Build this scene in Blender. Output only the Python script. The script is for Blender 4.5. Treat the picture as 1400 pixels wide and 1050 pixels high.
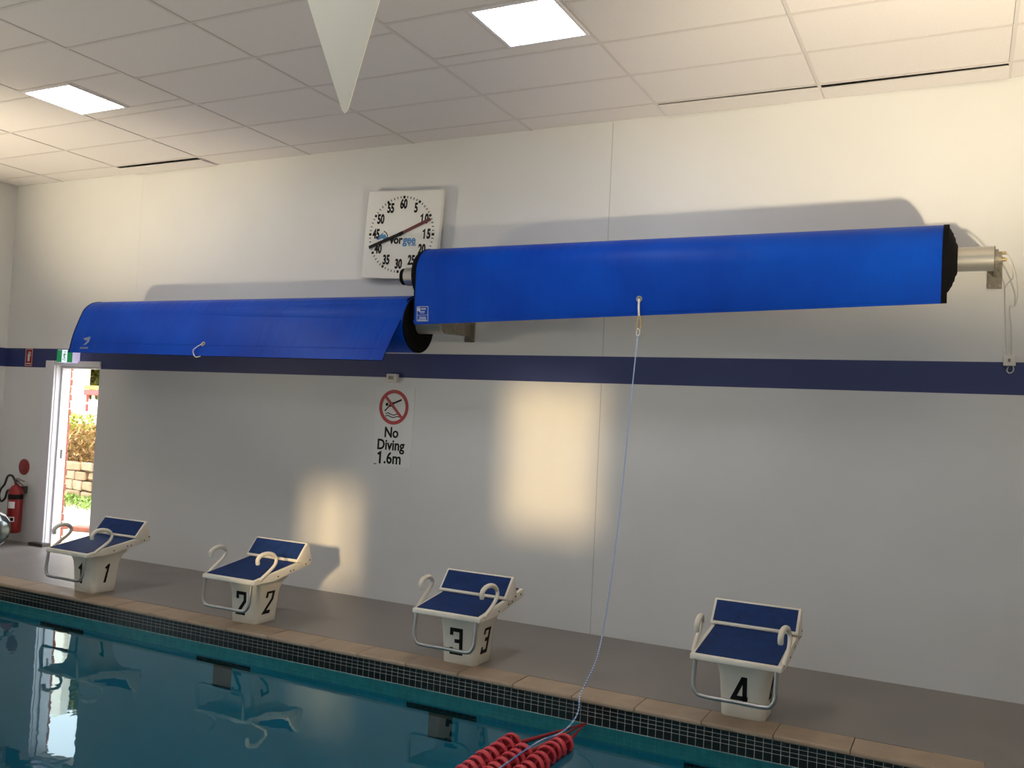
import bpy, bmesh, math, random
from mathutils import Vector, Matrix
random.seed(7)
PI = math.pi
scene = bpy.context.scene
col = scene.collection
for o in list(bpy.data.objects):
    bpy.data.objects.remove(o)

# ------------------------------------------------------------------ camera
cam_d = bpy.data.cameras.new('camera'); cam = bpy.data.objects.new('camera', cam_d); col.objects.link(cam)
cam_d.sensor_width = 36.0; cam_d.lens = 31.804; cam_d.clip_start = 0.05; cam_d.clip_end = 200
RX = Vector((0.8931, 0.4471, 0.0490)); RY = Vector((-0.0270, -0.0556, 0.9981))
RX.normalize(); RZ = RX.cross(RY).normalized(); RY = RZ.cross(RX)
M = Matrix((RX, RY, RZ)).transposed().to_4x4()
M.translation = (0.0, -6.834, 1.69)
cam.matrix_world = M
scene.camera = cam

# ------------------------------------------------------------------ light, world, exposure
vs = scene.view_settings
vs.view_transform = 'Standard'; vs.look = 'None'; vs.exposure = 0.25; vs.gamma = 1.0; vs.use_curve_mapping = False
world = bpy.data.worlds.new('world'); scene.world = world; world.use_nodes = True
bg = world.node_tree.nodes['Background']
bg.inputs['Color'].default_value = (0.87, 0.93, 1.0, 1); bg.inputs['Strength'].default_value = 5.0
SUN_DIR = Vector((-0.426, 0.98, -0.183)).normalized()
sun_d = bpy.data.lights.new('sun', 'SUN'); sun_d.energy = 4.0; sun_d.angle = math.radians(2.4); sun_d.color = (1.0, 0.70, 0.37)
sun = bpy.data.objects.new('sun', sun_d); col.objects.link(sun)
sun.rotation_euler = SUN_DIR.to_track_quat('-Z', 'Y').to_euler()
PANEL = 20.5          # brightness of the ceiling light diffusers
FILL_NARROW = 1020.0         # added unseen warm spots aimed up, narrow beams
FILL_WIDE = 440.0          # more added unseen spots, wide beams washing the ceiling

# ------------------------------------------------------------------ materials
def mat(name, color, rough=0.5, metal=0.0, vary=0.0, vscale=4.0, bump=0.0, bscale=40.0, spec=0.5, color2=None, coat=0.0, rvary=0.0, vdetail=4.0):
    m = bpy.data.materials.new(name); m.use_nodes = True
    nt = m.node_tree; b = nt.nodes['Principled BSDF']
    b.inputs['Base Color'].default_value = (*color, 1); b.inputs['Roughness'].default_value = rough
    b.inputs['Metallic'].default_value = metal; b.inputs['Specular IOR Level'].default_value = spec
    b.inputs['Coat Weight'].default_value = coat
    tc = None
    if vary or bump or color2 or rvary:
        tc = nt.nodes.new('ShaderNodeTexCoord')
    if vary or color2 or rvary:
        n = nt.nodes.new('ShaderNodeTexNoise'); n.inputs['Scale'].default_value = vscale; n.inputs['Detail'].default_value = vdetail
        nt.links.new(tc.outputs['Object'], n.inputs['Vector'])
        r = nt.nodes.new('ShaderNodeValToRGB'); r.color_ramp.elements[0].position = 0.33; r.color_ramp.elements[1].position = 0.67
        c1 = color; c2 = color2 if color2 else tuple(min(1, c*(1+vary)) for c in color)
        if not color2: c1 = tuple(c*(1-vary) for c in color)
        r.color_ramp.elements[0].color = (*c1, 1); r.color_ramp.elements[1].color = (*c2, 1)
        nt.links.new(n.outputs['Fac'], r.inputs['Fac']); nt.links.new(r.outputs['Color'], b.inputs['Base Color'])
        if rvary:
            mr = nt.nodes.new('ShaderNodeMapRange'); mr.inputs[1].default_value = .3; mr.inputs[2].default_value = .7
            mr.inputs[3].default_value = rough-rvary; mr.inputs[4].default_value = rough+rvary
            nt.links.new(n.outputs['Fac'], mr.inputs[0]); nt.links.new(mr.outputs[0], b.inputs['Roughness'])
    if bump:
        n2 = nt.nodes.new('ShaderNodeTexNoise'); n2.inputs['Scale'].default_value = bscale; n2.inputs['Detail'].default_value = 3
        nt.links.new(tc.outputs['Object'], n2.inputs['Vector'])
        bp = nt.nodes.new('ShaderNodeBump'); bp.inputs['Strength'].default_value = bump; bp.inputs['Distance'].default_value = 0.01
        nt.links.new(n2.outputs['Fac'], bp.inputs['Height']); nt.links.new(bp.outputs['Normal'], b.inputs['Normal'])
    return m

def emit(name, color, strength):
    m = bpy.data.materials.new(name); m.use_nodes = True
    b = m.node_tree.nodes['Principled BSDF']
    b.inputs['Base Color'].default_value = (0.8, 0.8, 0.8, 1)
    b.inputs['Emission Color'].default_value = (*color, 1); b.inputs['Emission Strength'].default_value = strength
    return m

MT = {}
MT['wall'] = mat('wall_paint', (0.70, 0.70, 0.69), 0.42, vary=0.02, vscale=1.5, bump=0.03, bscale=25)
MT['stripe'] = mat('stripe_paint', (0.030, 0.042, 0.150), 0.4, vary=0.05, vscale=3)
MT['seam'] = mat('wall_seam', (0.48, 0.48, 0.47), 0.6)
MT['deck'] = mat('deck_concrete', (0.185, 0.165, 0.15), 0.40, color2=(0.25, 0.225, 0.205), vscale=2.2, bump=0.12, bscale=120, rvary=0.08)
MT['coping'] = mat('coping_stone', (0.29, 0.205, 0.135), 0.5, color2=(0.40, 0.30, 0.21), vscale=5, bump=0.15, bscale=60, rvary=0.12)
MT['mosaic'] = mat('mosaic_black', (0.010, 0.009, 0.008), 0.25, vary=0.3, vscale=9)
MT['grout'] = mat('grout', (0.70, 0.66, 0.58), 0.8, vary=0.1, vscale=20)
MT['basin'] = mat('pool_plaster', (0.12, 0.47, 0.55), 0.7, vary=0.06, vscale=2)
MT['ceil'] = mat('ceiling_tile_face', (0.66, 0.63, 0.63), 0.85, vary=0.02, vscale=60, bump=0.12, bscale=160)
MT['tbar'] = mat('ceiling_t_bar', (0.56, 0.53, 0.53), 0.5)
MT['plenum'] = mat('plenum_dark', (0.04, 0.035, 0.03), 0.9)
MT['white_trim'] = mat('white_gloss_paint', (0.72, 0.70, 0.74), 0.35)
MT['panel'] = emit('light_diffuser', (0.97, 0.97, 1.0), PANEL)
MT['gel'] = mat('block_gelcoat', (0.76, 0.71, 0.60), 0.38, vary=0.03, vscale=8)
MT['mat_blue'] = mat('foot_mat_blue', (0.007, 0.030, 0.125), 0.65, vary=0.18, vscale=14, bump=0.25, bscale=260, spec=0.2)
MT['black'] = mat('black_vinyl', (0.006, 0.005, 0.005), 0.55, spec=0.2)
MT['steel'] = mat('brushed_steel', (0.44, 0.43, 0.41), 0.42, 1.0, vary=0.06, vscale=20)
MT['bolt'] = mat('bolt_dark', (0.10, 0.09, 0.08), 0.4, 0.8)
MT['foam'] = mat('cover_foam_black', (0.004, 0.004, 0.005), 0.8, bump=0.2, bscale=60, spec=0.08)
MT['alu'] = mat('aluminium_tube', (0.50, 0.48, 0.44), 0.38, 0.75, vary=0.04, vscale=6)
MT['bracket'] = mat('galvanised_bracket', (0.27, 0.245, 0.20), 0.5, 0.5, vary=0.2, vscale=25)
MT['brass'] = mat('brass_fitting', (0.50, 0.40, 0.20), 0.4, 0.8)
MT['white_plastic'] = mat('white_plastic', (0.66, 0.65, 0.62), 0.45)
MT['sign_white'] = mat('sign_white', (0.74, 0.74, 0.72), 0.4)
MT['sign_red'] = mat('sign_red', (0.42, 0.03, 0.035), 0.4)
MT['clock_white'] = mat('clock_white', (0.78, 0.77, 0.72), 0.35)
MT['hand_red'] = mat('hand_red', (0.11, 0.018, 0.018), 0.4)
MT['logo_blue'] = mat('logo_blue', (0.06, 0.25, 0.52), 0.4)
MT['ext_red'] = mat('extinguisher_red', (0.26, 0.013, 0.012), 0.35)
MT['float'] = mat('float_red', (0.66, 0.055, 0.075), 0.45, vary=0.08, vscale=20)
MT['float_dark'] = mat('float_core_red', (0.30, 0.012, 0.02), 0.5)
MT['flag'] = mat('flag_vinyl', (0.76, 0.70, 0.55), 0.5)
MT['rubber'] = mat('black_rubber', (0.012, 0.012, 0.013), 0.5)
MT['chrome'] = mat('dark_chrome', (0.13, 0.145, 0.14), 0.14, 0.9, vary=0.35, vscale=9)
MT['print_pale'] = mat('pale_print', (0.42, 0.50, 0.62), 0.5)
MT['print_grey'] = mat('grey_print', (0.19, 0.24, 0.34), 0.5)
MT['stone'] = mat('sandstone', (0.30, 0.19, 0.10), 0.85, color2=(0.42, 0.29, 0.17), vscale=3, bump=0.5, bscale=20)
MT['stone2'] = mat('pale_sandstone', (0.36, 0.25, 0.15), 0.85, color2=(0.46, 0.34, 0.22), vscale=3, bump=0.5, bscale=20)
MT['mortar'] = mat('mortar_gap', (0.20, 0.13, 0.07), 0.9)
MT['hedge'] = mat('hedge_leaf', (0.20, 0.24, 0.020), 0.6, color2=(0.42, 0.42, 0.05), vscale=6)
MT['tree'] = mat('tree_leaf', (0.10, 0.12, 0.015), 0.6, color2=(0.30, 0.27, 0.04), vscale=8)
MT['vine'] = mat('dry_vine', (0.30, 0.16, 0.05), 0.8, color2=(0.46, 0.29, 0.11), vscale=9)
MT['grass'] = mat('grass_blade', (0.16, 0.30, 0.04), 0.7, color2=(0.34, 0.44, 0.10), vscale=5)
MT['paving'] = mat('garden_paving', (0.42, 0.36, 0.26), 0.8, color2=(0.56, 0.48, 0.36), vscale=3)
MT['soil'] = mat('garden_soil', (0.40, 0.30, 0.18), 0.9, vary=0.2, vscale=8)
MT['brick'] = mat('red_brick', (0.36, 0.12, 0.075), 0.8, vary=0.2, vscale=12)
MT['render'] = mat('white_render', (0.82, 0.80, 0.72), 0.8)
MT['cream'] = mat('cream_render', (0.78, 0.66, 0.36), 0.8)
MT['roof_red'] = mat('red_metal', (0.50, 0.06, 0.05), 0.5)
MT['exit_green'] = emit('exit_green', (0.01, 0.30, 0.10), 0.35); MT['exit_green'].node_tree.nodes['Principled BSDF'].inputs['Base Color'].default_value = (0.01, 0.20, 0.07, 1)
MT['exit_white'] = emit('exit_white', (0.75, 0.85, 1.0), 0.75)
MT['exit_side'] = emit('exit_side', (0.60, 0.52, 0.95), 0.40)
MT['yellow'] = mat('yellow_paint', (0.65, 0.45, 0.05), 0.5)

def cover_material():
    m = bpy.data.materials.new('cover_blue'); m.use_nodes = True; nt = m.node_tree; b = nt.nodes['Principled BSDF']
    tc = nt.nodes.new('ShaderNodeTexCoord')
    n = nt.nodes.new('ShaderNodeTexNoise'); n.inputs['Scale'].default_value = 1.6; n.inputs['Detail'].default_value = 5
    r = nt.nodes.new('ShaderNodeValToRGB'); r.color_ramp.elements[0].position = .3; r.color_ramp.elements[1].position = .72
    r.color_ramp.elements[0].color = (0.001, 0.041, 0.36, 1); r.color_ramp.elements[1].color = (0.001, 0.066, 0.47, 1)
    nt.links.new(tc.outputs['Object'], n.inputs['Vector']); nt.links.new(n.outputs['Fac'], r.inputs['Fac']); nt.links.new(r.outputs['Color'], b.inputs['Base Color'])
    v = nt.nodes.new('ShaderNodeTexVoronoi'); v.inputs['Scale'].default_value = 95
    nt.links.new(tc.outputs['Object'], v.inputs['Vector'])
    mp = nt.nodes.new('ShaderNodeMapping'); mp.inputs['Scale'].default_value = (6.0, 0.7, 0.7); mp.inputs['Rotation'].default_value = (0, 0.25, 0)
    n2 = nt.nodes.new('ShaderNodeTexNoise'); n2.inputs['Scale'].default_value = 1.7; n2.inputs['Detail'].default_value = 3
    nt.links.new(tc.outputs['Object'], mp.inputs['Vector']); nt.links.new(mp.outputs['Vector'], n2.inputs['Vector'])
    b1 = nt.nodes.new('ShaderNodeBump'); b1.inputs['Strength'].default_value = 0.10; b1.inputs['Distance'].default_value = 0.004
    b2 = nt.nodes.new('ShaderNodeBump'); b2.inputs['Strength'].default_value = 0.42; b2.inputs['Distance'].default_value = 0.03
    nt.links.new(v.outputs['Distance'], b1.inputs['Height']); nt.links.new(n2.outputs['Fac'], b2.inputs['Height'])
    nt.links.new(b2.outputs['Normal'], b1.inputs['Normal']); nt.links.new(b1.outputs['Normal'], b.inputs['Normal'])
    b.inputs['Roughness'].default_value = 0.45; b.inputs['Specular IOR Level'].default_value = 0.12
    return m
MT['cover'] = cover_material()

def water_material():
    m = bpy.data.materials.new('pool_water'); m.use_nodes = True; nt = m.node_tree
    nt.nodes.remove(nt.nodes['Principled BSDF']); out = nt.nodes['Material Output']
    tr = nt.nodes.new('ShaderNodeBsdfTransparent'); tr.inputs['Color'].default_value = (0.26, 0.74, 0.82, 1)
    gl = nt.nodes.new('ShaderNodeBsdfGlossy'); gl.inputs['Roughness'].default_value = 0.012; gl.inputs['Color'].default_value = (0.80, 0.96, 1, 1)
    fr = nt.nodes.new('ShaderNodeFresnel'); fr.inputs['IOR'].default_value = 1.31
    mx = nt.nodes.new('ShaderNodeMixShader')
    tc = nt.nodes.new('ShaderNodeTexCoord'); n = nt.nodes.new('ShaderNodeTexNoise')
    n.inputs['Scale'].default_value = 7.0; n.inputs['Detail'].default_value = 2.0
    bp = nt.nodes.new('ShaderNodeBump'); bp.inputs['Strength'].default_value = 0.05; bp.inputs['Distance'].default_value = 0.01
    nt.links.new(tc.outputs['Object'], n.inputs['Vector']); nt.links.new(n.outputs['Fac'], bp.inputs['Height'])
    nt.links.new(bp.outputs['Normal'], gl.inputs['Normal'])
    nt.links.new(fr.outputs[0], mx.inputs[0]); nt.links.new(tr.outputs[0], mx.inputs[1]); nt.links.new(gl.outputs[0], mx.inputs[2])
    nt.links.new(mx.outputs[0], out.inputs['Surface'])
    return m
MT['water'] = water_material()

def glass_material():
    m = bpy.data.materials.new('window_glass'); m.use_nodes = True; nt = m.node_tree
    nt.nodes.remove(nt.nodes['Principled BSDF']); out = nt.nodes['Material Output']
    tr = nt.nodes.new('ShaderNodeBsdfTransparent'); tr.inputs['Color'].default_value = (0.93, 0.95, 0.95, 1)
    gl = nt.nodes.new('ShaderNodeBsdfGlossy'); gl.inputs['Roughness'].default_value = 0.02
    fr = nt.nodes.new('ShaderNodeFresnel'); fr.inputs['IOR'].default_value = 1.45
    mx = nt.nodes.new('ShaderNodeMixShader')
    nt.links.new(fr.outputs[0], mx.inputs[0]); nt.links.new(tr.outputs[0], mx.inputs[1]); nt.links.new(gl.outputs[0], mx.inputs[2])
    nt.links.new(mx.outputs[0], out.inputs['Surface'])
    return m
MT['glass'] = glass_material()

def rope_material():
    m = bpy.data.materials.new('rope_blue_white'); m.use_nodes = True; nt = m.node_tree; b = nt.nodes['Principled BSDF']
    tc = nt.nodes.new('ShaderNodeTexCoord'); w = nt.nodes.new('ShaderNodeTexWave'); w.wave_type = 'BANDS'; w.bands_direction = 'Z'
    w.inputs['Scale'].default_value = 28; w.inputs['Distortion'].default_value = 1.0
    r = nt.nodes.new('ShaderNodeValToRGB'); r.color_ramp.elements[0].color = (0.10, 0.24, 0.62, 1); r.color_ramp.elements[1].color = (0.55, 0.66, 0.80, 1)
    r.color_ramp.elements[0].position = .3; r.color_ramp.elements[1].position = .6
    nt.links.new(tc.outputs['Object'], w.inputs['Vector']); nt.links.new(w.outputs['Fac'], r.inputs['Fac']); nt.links.new(r.outputs['Color'], b.inputs['Base Color'])
    b.inputs['Roughness'].default_value = 0.7
    return m
MT['rope'] = rope_material()

# ------------------------------------------------------------------ mesh helpers
OFF = {}
def tag(o, label=None, cat=None, group=None, kind=None):
    if label: o['label'] = label
    if cat: o['category'] = cat
    if group: o['group'] = group
    if kind: o['kind'] = kind
    return o

def thing(name, loc, label, cat, group=None):
    o = bpy.data.objects.new(name, None); col.objects.link(o); o.location = loc; o.empty_display_size = 0.1
    OFF[o.name] = Vector(loc)
    return tag(o, label, cat, group)

def obj(name, bm, mats, parent=None, smooth=False, origin=None, kind=None):
    """links a bmesh given in world coordinates as ONE mesh object"""
    me = bpy.data.meshes.new(name)
    bmesh.ops.recalc_face_normals(bm, faces=bm.faces[:])
    off = OFF[parent.name] if parent else Vector(origin or (0, 0, 0))
    if off.length: bmesh.ops.translate(bm, verts=bm.verts[:], vec=-off)
    if smooth:
        for f in bm.faces: f.smooth = True
    bm.to_mesh(me); bm.free()
    if smooth and smooth is not True:
        me.set_sharp_from_angle(angle=math.radians(smooth))
    for m in (mats if isinstance(mats, (list, tuple)) else [mats]): me.materials.append(MT[m])
    o = bpy.data.objects.new(name, me); col.objects.link(o)
    if parent: o.parent = parent
    elif off.length: o.location = off
    OFF[o.name] = off
    if kind: o['kind'] = kind
    return o

def struct(name, bm, mats, parent=None, **k):
    o = obj(name, bm, mats, parent, **k)
    if not parent: o['kind'] = 'structure'
    return o

def inst(name, src, parent, loc, rot=None, scale=None):
    o = bpy.data.objects.new(name, src.data if hasattr(src, 'data') else src); col.objects.link(o)
    o.parent = parent; o.location = Vector(loc) - OFF[parent.name]
    if rot: o.rotation_euler = rot
    if scale: o.scale = scale
    return o

def bx(bm, x0, x1, y0, y1, z0, z1, bevel=0.0, seg=2, mi=0):
    vs_ = [bm.verts.new((x, y, z)) for x in (x0, x1) for y in (y0, y1) for z in (z0, z1)]
    F = [(0, 1, 3, 2), (4, 6, 7, 5), (0, 4, 5, 1), (2, 3, 7, 6), (0, 2, 6, 4), (1, 5, 7, 3)]
    fs = [bm.faces.new([vs_[i] for i in f]) for f in F]
    for f in fs: f.material_index = mi
    if bevel:
        es = list({e for f in fs for e in f.edges})
        bmesh.ops.bevel(bm, geom=es, offset=bevel, segments=seg, profile=0.5, affect='EDGES')
    return bm

def box(*a, **k): return bx(bmesh.new(), *a, **k)

def prism(bm, pts, axis, a0, a1, bevel=0.0, seg=2, mi=0):
    """polygon pts extruded along axis; axis 'x': pts=(y,z); 'y': pts=(x,z); 'z': pts=(x,y)"""
    def P(p, a):
        return {'x': (a, p[0], p[1]), 'y': (p[0], a, p[1]), 'z': (p[0], p[1], a)}[axis]
    A = [bm.verts.new(P(p, a0)) for p in pts]; B = [bm.verts.new(P(p, a1)) for p in pts]
    fs = [bm.faces.new(A), bm.faces.new(B[::-1])]
    n = len(pts)
    for i in range(n): fs.append(bm.faces.new((A[i], B[i], B[(i+1) % n], A[(i+1) % n])))
    for f in fs: f.material_index = mi
    if bevel:
        es = list({e for f in fs for e in f.edges})
        bmesh.ops.bevel(bm, geom=es, offset=bevel, segments=seg, profile=0.5, affect='EDGES')
    return bm

def catmull(pts, n=6):
    pts = [Vector(p) for p in pts]; P = [2*pts[0]-pts[1]] + pts + [2*pts[-1]-pts[-2]]
    out = []
    for i in range(1, len(P)-2):
        for k in range(n):
            t = k/n
            out.append(0.5*((2*P[i]) + (P[i+1]-P[i-1])*t + (2*P[i-1]-5*P[i]+4*P[i+1]-P[i+2])*t*t + (3*P[i]-P[i-1]-3*P[i+1]+P[i+2])*t**3))
    out.append(pts[-1]); return out

def tube(bm, pts, r, seg=10, closed=False, mi=0):
    pts = [Vector(p) for p in pts]; n = len(pts)
    R = r if isinstance(r, (list, tuple)) else [r]*n
    rings = []; up = None
    for i, p in enumerate(pts):
        a = pts[i-1] if (i > 0 or closed) else p; b = pts[(i+1) % n] if (i < n-1 or closed) else p
        t = (b-a).normalized()
        if up is None:
            up = Vector((0, 0, 1)) if abs(t.z) < .9 else Vector((1, 0, 0))
        s = t.cross(up).normalized(); up = s.cross(t).normalized()
        rings.append([bm.verts.new(p + R[i]*(math.cos(2*PI*k/seg)*s + math.sin(2*PI*k/seg)*up)) for k in range(seg)])
    m = n if closed else n-1
    for i in range(m):
        A, B = rings[i], rings[(i+1) % n]
        for k in range(seg):
            f = bm.faces.new((A[k], A[(k+1) % seg], B[(k+1) % seg], B[k])); f.material_index = mi
    if not closed:
        bm.faces.new(rings[0][::-1]).material_index = mi; bm.faces.new(rings[-1]).material_index = mi
    return bm

def lathe(bm, prof, c, axis='x', seg=32, mi=0):
    """prof = [(a, r)] along axis, closed at the ends"""
    c = Vector(c); rings = []
    for a, r in prof:
        ring = []
        for k in range(seg):
            q = 2*PI*k/seg; u, v = r*math.cos(q), r*math.sin(q)
            d = {'x': (a, u, v), 'y': (u, a, v), 'z': (u, v, a)}[axis]
            ring.append(bm.verts.new(c + Vector(d)))
        rings.append(ring)
    for i in range(len(rings)-1):
        A, B = rings[i], rings[i+1]
        for k in range(seg): bm.faces.new((A[k], A[(k+1) % seg], B[(k+1) % seg], B[k])).material_index = mi
    bm.faces.new(rings[0][::-1]).material_index = mi; bm.faces.new(rings[-1]).material_index = mi
    return bm

def stroke(bm, pts, w, T, th=0.002):
    """flat 2-D polyline of width w with mitred joins, mapped by T(u, v, depth) to 3-D"""
    pts = [Vector(p) for p in pts]; n = len(pts); L = []; Rr = []
    for i in range(n):
        d0 = (pts[i]-pts[i-1]).normalized() if i > 0 else None
        d1 = (pts[i+1]-pts[i]).normalized() if i < n-1 else None
        d0 = d0 or d1; d1 = d1 or d0
        n0 = Vector((-d0.y, d0.x)); n1 = Vector((-d1.y, d1.x)); m = (n0+n1)
        m = m/max(0.35, m.length_squared/2) if m.length > 1e-6 else n0
        L.append(pts[i]+m*w/2); Rr.append(pts[i]-m*w/2)
    for i in range(n-1):
        q = [L[i], L[i+1], Rr[i+1], Rr[i]]
        a = [bm.verts.new(T(p.x, p.y, 0)) for p in q]; b = [bm.verts.new(T(p.x, p.y, th)) for p in q]
        bm.faces.new(a); bm.faces.new(b[::-1])
        for k in range(4): bm.faces.new((a[k], b[k], b[(k+1) % 4], a[(k+1) % 4]))
    return bm

def poly2(bm, pts, T, th=0.002):
    a = [bm.verts.new(T(p[0], p[1], 0)) for p in pts]; b = [bm.verts.new(T(p[0], p[1], th)) for p in pts]
    bm.faces.new(a); bm.faces.new(b[::-1]); n = len(pts)
    for k in range(n): bm.faces.new((a[k], b[k], b[(k+1) % n], a[(k+1) % n]))
    return bm

def ring2(bm, cx, cz, r0, r1, T, th=0.002, seg=40):
    for k in range(seg):
        q0, q1 = 2*PI*k/seg, 2*PI*(k+1)/seg
        poly2(bm, [(cx+r0*math.cos(q0), cz+r0*math.sin(q0)), (cx+r1*math.cos(q0), cz+r1*math.sin(q0)),
                   (cx+r1*math.cos(q1), cz+r1*math.sin(q1)), (cx+r0*math.cos(q1), cz+r0*math.sin(q1))], T, th)
    return bm

def text_bm(s, size, T, sx=1.0, bold=0.0, th=0.002, align='CENTER'):
    cu = bpy.data.curves.new('lettering', 'FONT'); cu.body = s; cu.size = size; cu.align_x = align; cu.align_y = 'CENTER'
    cu.offset = bold; cu.extrude = th/2; cu.resolution_u = 3
    t = bpy.data.objects.new('lettering', cu); col.objects.link(t)
    dg = bpy.context.evaluated_depsgraph_get(); me = bpy.data.meshes.new_from_object(t.evaluated_get(dg))
    bm = bmesh.new(); bm.from_mesh(me)
    bpy.data.objects.remove(t); bpy.data.curves.remove(cu); bpy.data.meshes.remove(me)
    for v in bm.verts: v.co = T(v.co.x*sx, v.co.y, v.co.z + th/2)
    return bm

def wallT(x, y, z, rot=0.0):
    """2-D (u right, v up, depth towards the pool) on a plane facing -y"""
    c, s = math.cos(rot), math.sin(rot)
    return lambda u, v, d=0.0: Vector((x + u*c - v*s, y - d, z + u*s + v*c))

# ================================================================== SETTING
XL, XR, YF, ZC = -10.12, 2.2, -10.0, 4.135
PX0, PX1, PY1, PYN = -7.80, -0.10, -1.565, -9.0       # pool basin
ZW = -0.157                                            # water level
DX0, DX1, DZ = -9.22, -8.485, 2.035                    # door opening

# back wall with the door opening
bm = bmesh.new()
T0 = 0.16
bx(bm, XL-.16, DX0, 0, T0, -.3, 4.6); bx(bm, DX1, XR+.16, 0, T0, -.3, 4.6); bx(bm, DX0, DX1, 0, T0, DZ, 4.6)
wall_back = struct('wall_back', bm, 'wall')
seam = obj('panel_seam', box(-2.634, -2.628, -.0015, .004, 0, ZC), 'seam', wall_back)
seam2 = obj('panel_seam', box(-8.02, -8.016, -.0012, .004, 2.23, ZC), 'wall', wall_back)
struct('wall_right', box(XR, XR+.16, YF-.16, 0, -.3, 4.6), 'wall')
# left wall; its tall windows are unseen, added to let in sky light
bm = bmesh.new()
WR = [(-9.5, -7.3), (-6.9, -4.7)]
WZ0, WZ1 = 0.3, 2.3
ys = [YF-.16] + [v for w in WR for v in w] + [0.0]
for i in range(0, len(ys), 2): bx(bm, XL-.16, XL, ys[i], ys[i+1], -.3, 4.6)
for a, b in WR:
    bx(bm, XL-.16, XL, a, b, -.3, WZ0); bx(bm, XL-.16, XL, a, b, WZ1, 4.6)
struct('wall_left', bm, 'wall')
# front wall behind the camera with the openings the low sun comes through
bm = bmesh.new()
WF = [(-1.18, -0.58, 1.92, 2.88), (0.92, 1.74, 2.62, 3.92)]
xs = [XL-.16] + [v for w in WF for v in w[:2]] + [XR+.16]
for i in range(0, len(xs), 2): bx(bm, xs[i], xs[i+1], YF-.16, YF, -.3, 4.6)
for a, b, c, d in WF:
    bx(bm, a, b, YF-.16, YF, -.3, c); bx(bm, a, b, YF-.16, YF, d, 4.6)
struct('wall_front', bm, 'wall')
n = 1
for a, b, c, d in WF:
    bm = bmesh.new(); y0, y1 = YF-.10, YF-.05
    bx(bm, a, a+.04, y0, y1, c, d); bx(bm, b-.04, b, y0, y1, c, d); bx(bm, a+.04, b-.04, y0, y1, c, c+.04); bx(bm, a+.04, b-.04, y0, y1, d-.04, d)
    xm = (a+b)/2; bx(bm, xm-.03, xm+.03, y0, y1, c+.04, d-.04)
    w = struct('window_%d' % n, bm, 'white_trim'); n += 1
    obj('pane', box(a+.04, xm-.03, YF-.078, YF-.072, c+.04, d-.04), 'glass', w)
    obj('pane', box(xm+.03, b-.04, YF-.078, YF-.072, c+.04, d-.04), 'glass', w)
for a, b in WR:
    bm = bmesh.new(); x0, x1 = XL-.10, XL-.05
    bx(bm, x0, x1, a, a+.05, WZ0, WZ1); bx(bm, x0, x1, b-.05, b, WZ0, WZ1); bx(bm, x0, x1, a+.05, b-.05, WZ0, WZ0+.05); bx(bm, x0, x1, a+.05, b-.05, WZ1-.05, WZ1)
    ym = (a+b)/2; bx(bm, x0, x1, ym-.025, ym+.025, WZ0+.05, WZ1-.05)
    w = struct('window_%d' % n, bm, 'white_trim'); n += 1
    obj('pane', box(XL-.078, XL-.072, a+.05, ym-.025, WZ0+.05, WZ1-.05), 'glass', w)
    obj('pane', box(XL-.078, XL-.072, ym+.025, b-.05, WZ0+.05, WZ1-.05), 'glass', w)

# painted navy stripe
struct('trim_1', box(DX1+.0, XR, -.002, .001, 2.005, 2.222), 'stripe')
struct('trim_2', box(XL, DX0-.155, -.002, .001, 2.005, 2.222), 'stripe')
struct('trim_3', box(DX0-.155, DX1, -.002, .001, DZ+.05, 2.222), 'stripe')
struct('trim_4', box(XL-.001, XL+.002, -2.6, -.002, 2.005, 2.222), 'stripe')

# deck and coping
CY = -1.345                     # inner line of the coping along the starting end
CX1, CX0 = 0.14, -8.04
bm = bmesh.new()
bx(bm, XL, XR, CY, 0, -.25, 0)
bx(bm, XL, CX0, YF, CY, -.25, 0); bx(bm, CX1, XR, YF, CY, -.25, 0); bx(bm, CX0, CX1, YF, PYN-.24, -.25, 0)
floor = struct('floor', bm, 'deck')
bm = bmesh.new()                # bed under the coping stones
bx(bm, PX0, PX1, PY1+.004, CY, -.25, -.031)
bx(bm, CX0, PX0, PYN-.24, CY, -.25, -.031); bx(bm, PX1, CX1, PYN-.24, CY, -.25, -.031); bx(bm, PX0, PX1, PYN-.24, PYN, -.25, -.031)
obj('coping_bed', bm, 'grout', floor)
def coping_mesh(L, D):          # bull-nosed stone, nose towards -y, origin at its back-left top
    bm = bmesh.new(); r = .016; P = [(0, -.030), (0, -.003), (-.003, 0)]
    for k in range(7):
        a = PI/2*(k/6); P.append((-D+r-r*math.sin(a), -r+r*math.cos(a)))
    P += [(-D, -.024), (-D+.006, -.030)]
    prism(bm, P, 'x', .0025, L-.0025)
    return bm
D_COP = CY-(PY1-.018)
cop = None; x = CX0+.24; i = 0
L = 0.4075
nst = int(round((PX1-PX0)/L)); L = (PX1-PX0)/nst
proto = obj('coping_stone', coping_mesh(L, -(-D_COP)), 'coping', floor, smooth=35)
proto.location = Vector((PX0, CY, 0))
for i in range(1, nst):
    o = inst('coping_stone', proto, floor, (PX0+i*L, CY, random.uniform(-.002, .001)), (random.uniform(-.003, .003), 0, 0))
Ls = (CY-PYN)/19
for side, xx, rz in ((0, CX1, -PI/2), (1, CX0, PI/2)):
    for i in range(19):
        ypos = CY - i*Ls if side == 0 else CY-(i+1)*Ls
        # nose points into the pool
        o = inst('coping_stone', proto, floor, (xx, ypos, 0), (0, 0, rz), (Ls/L, .258/D_COP, 1))

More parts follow.
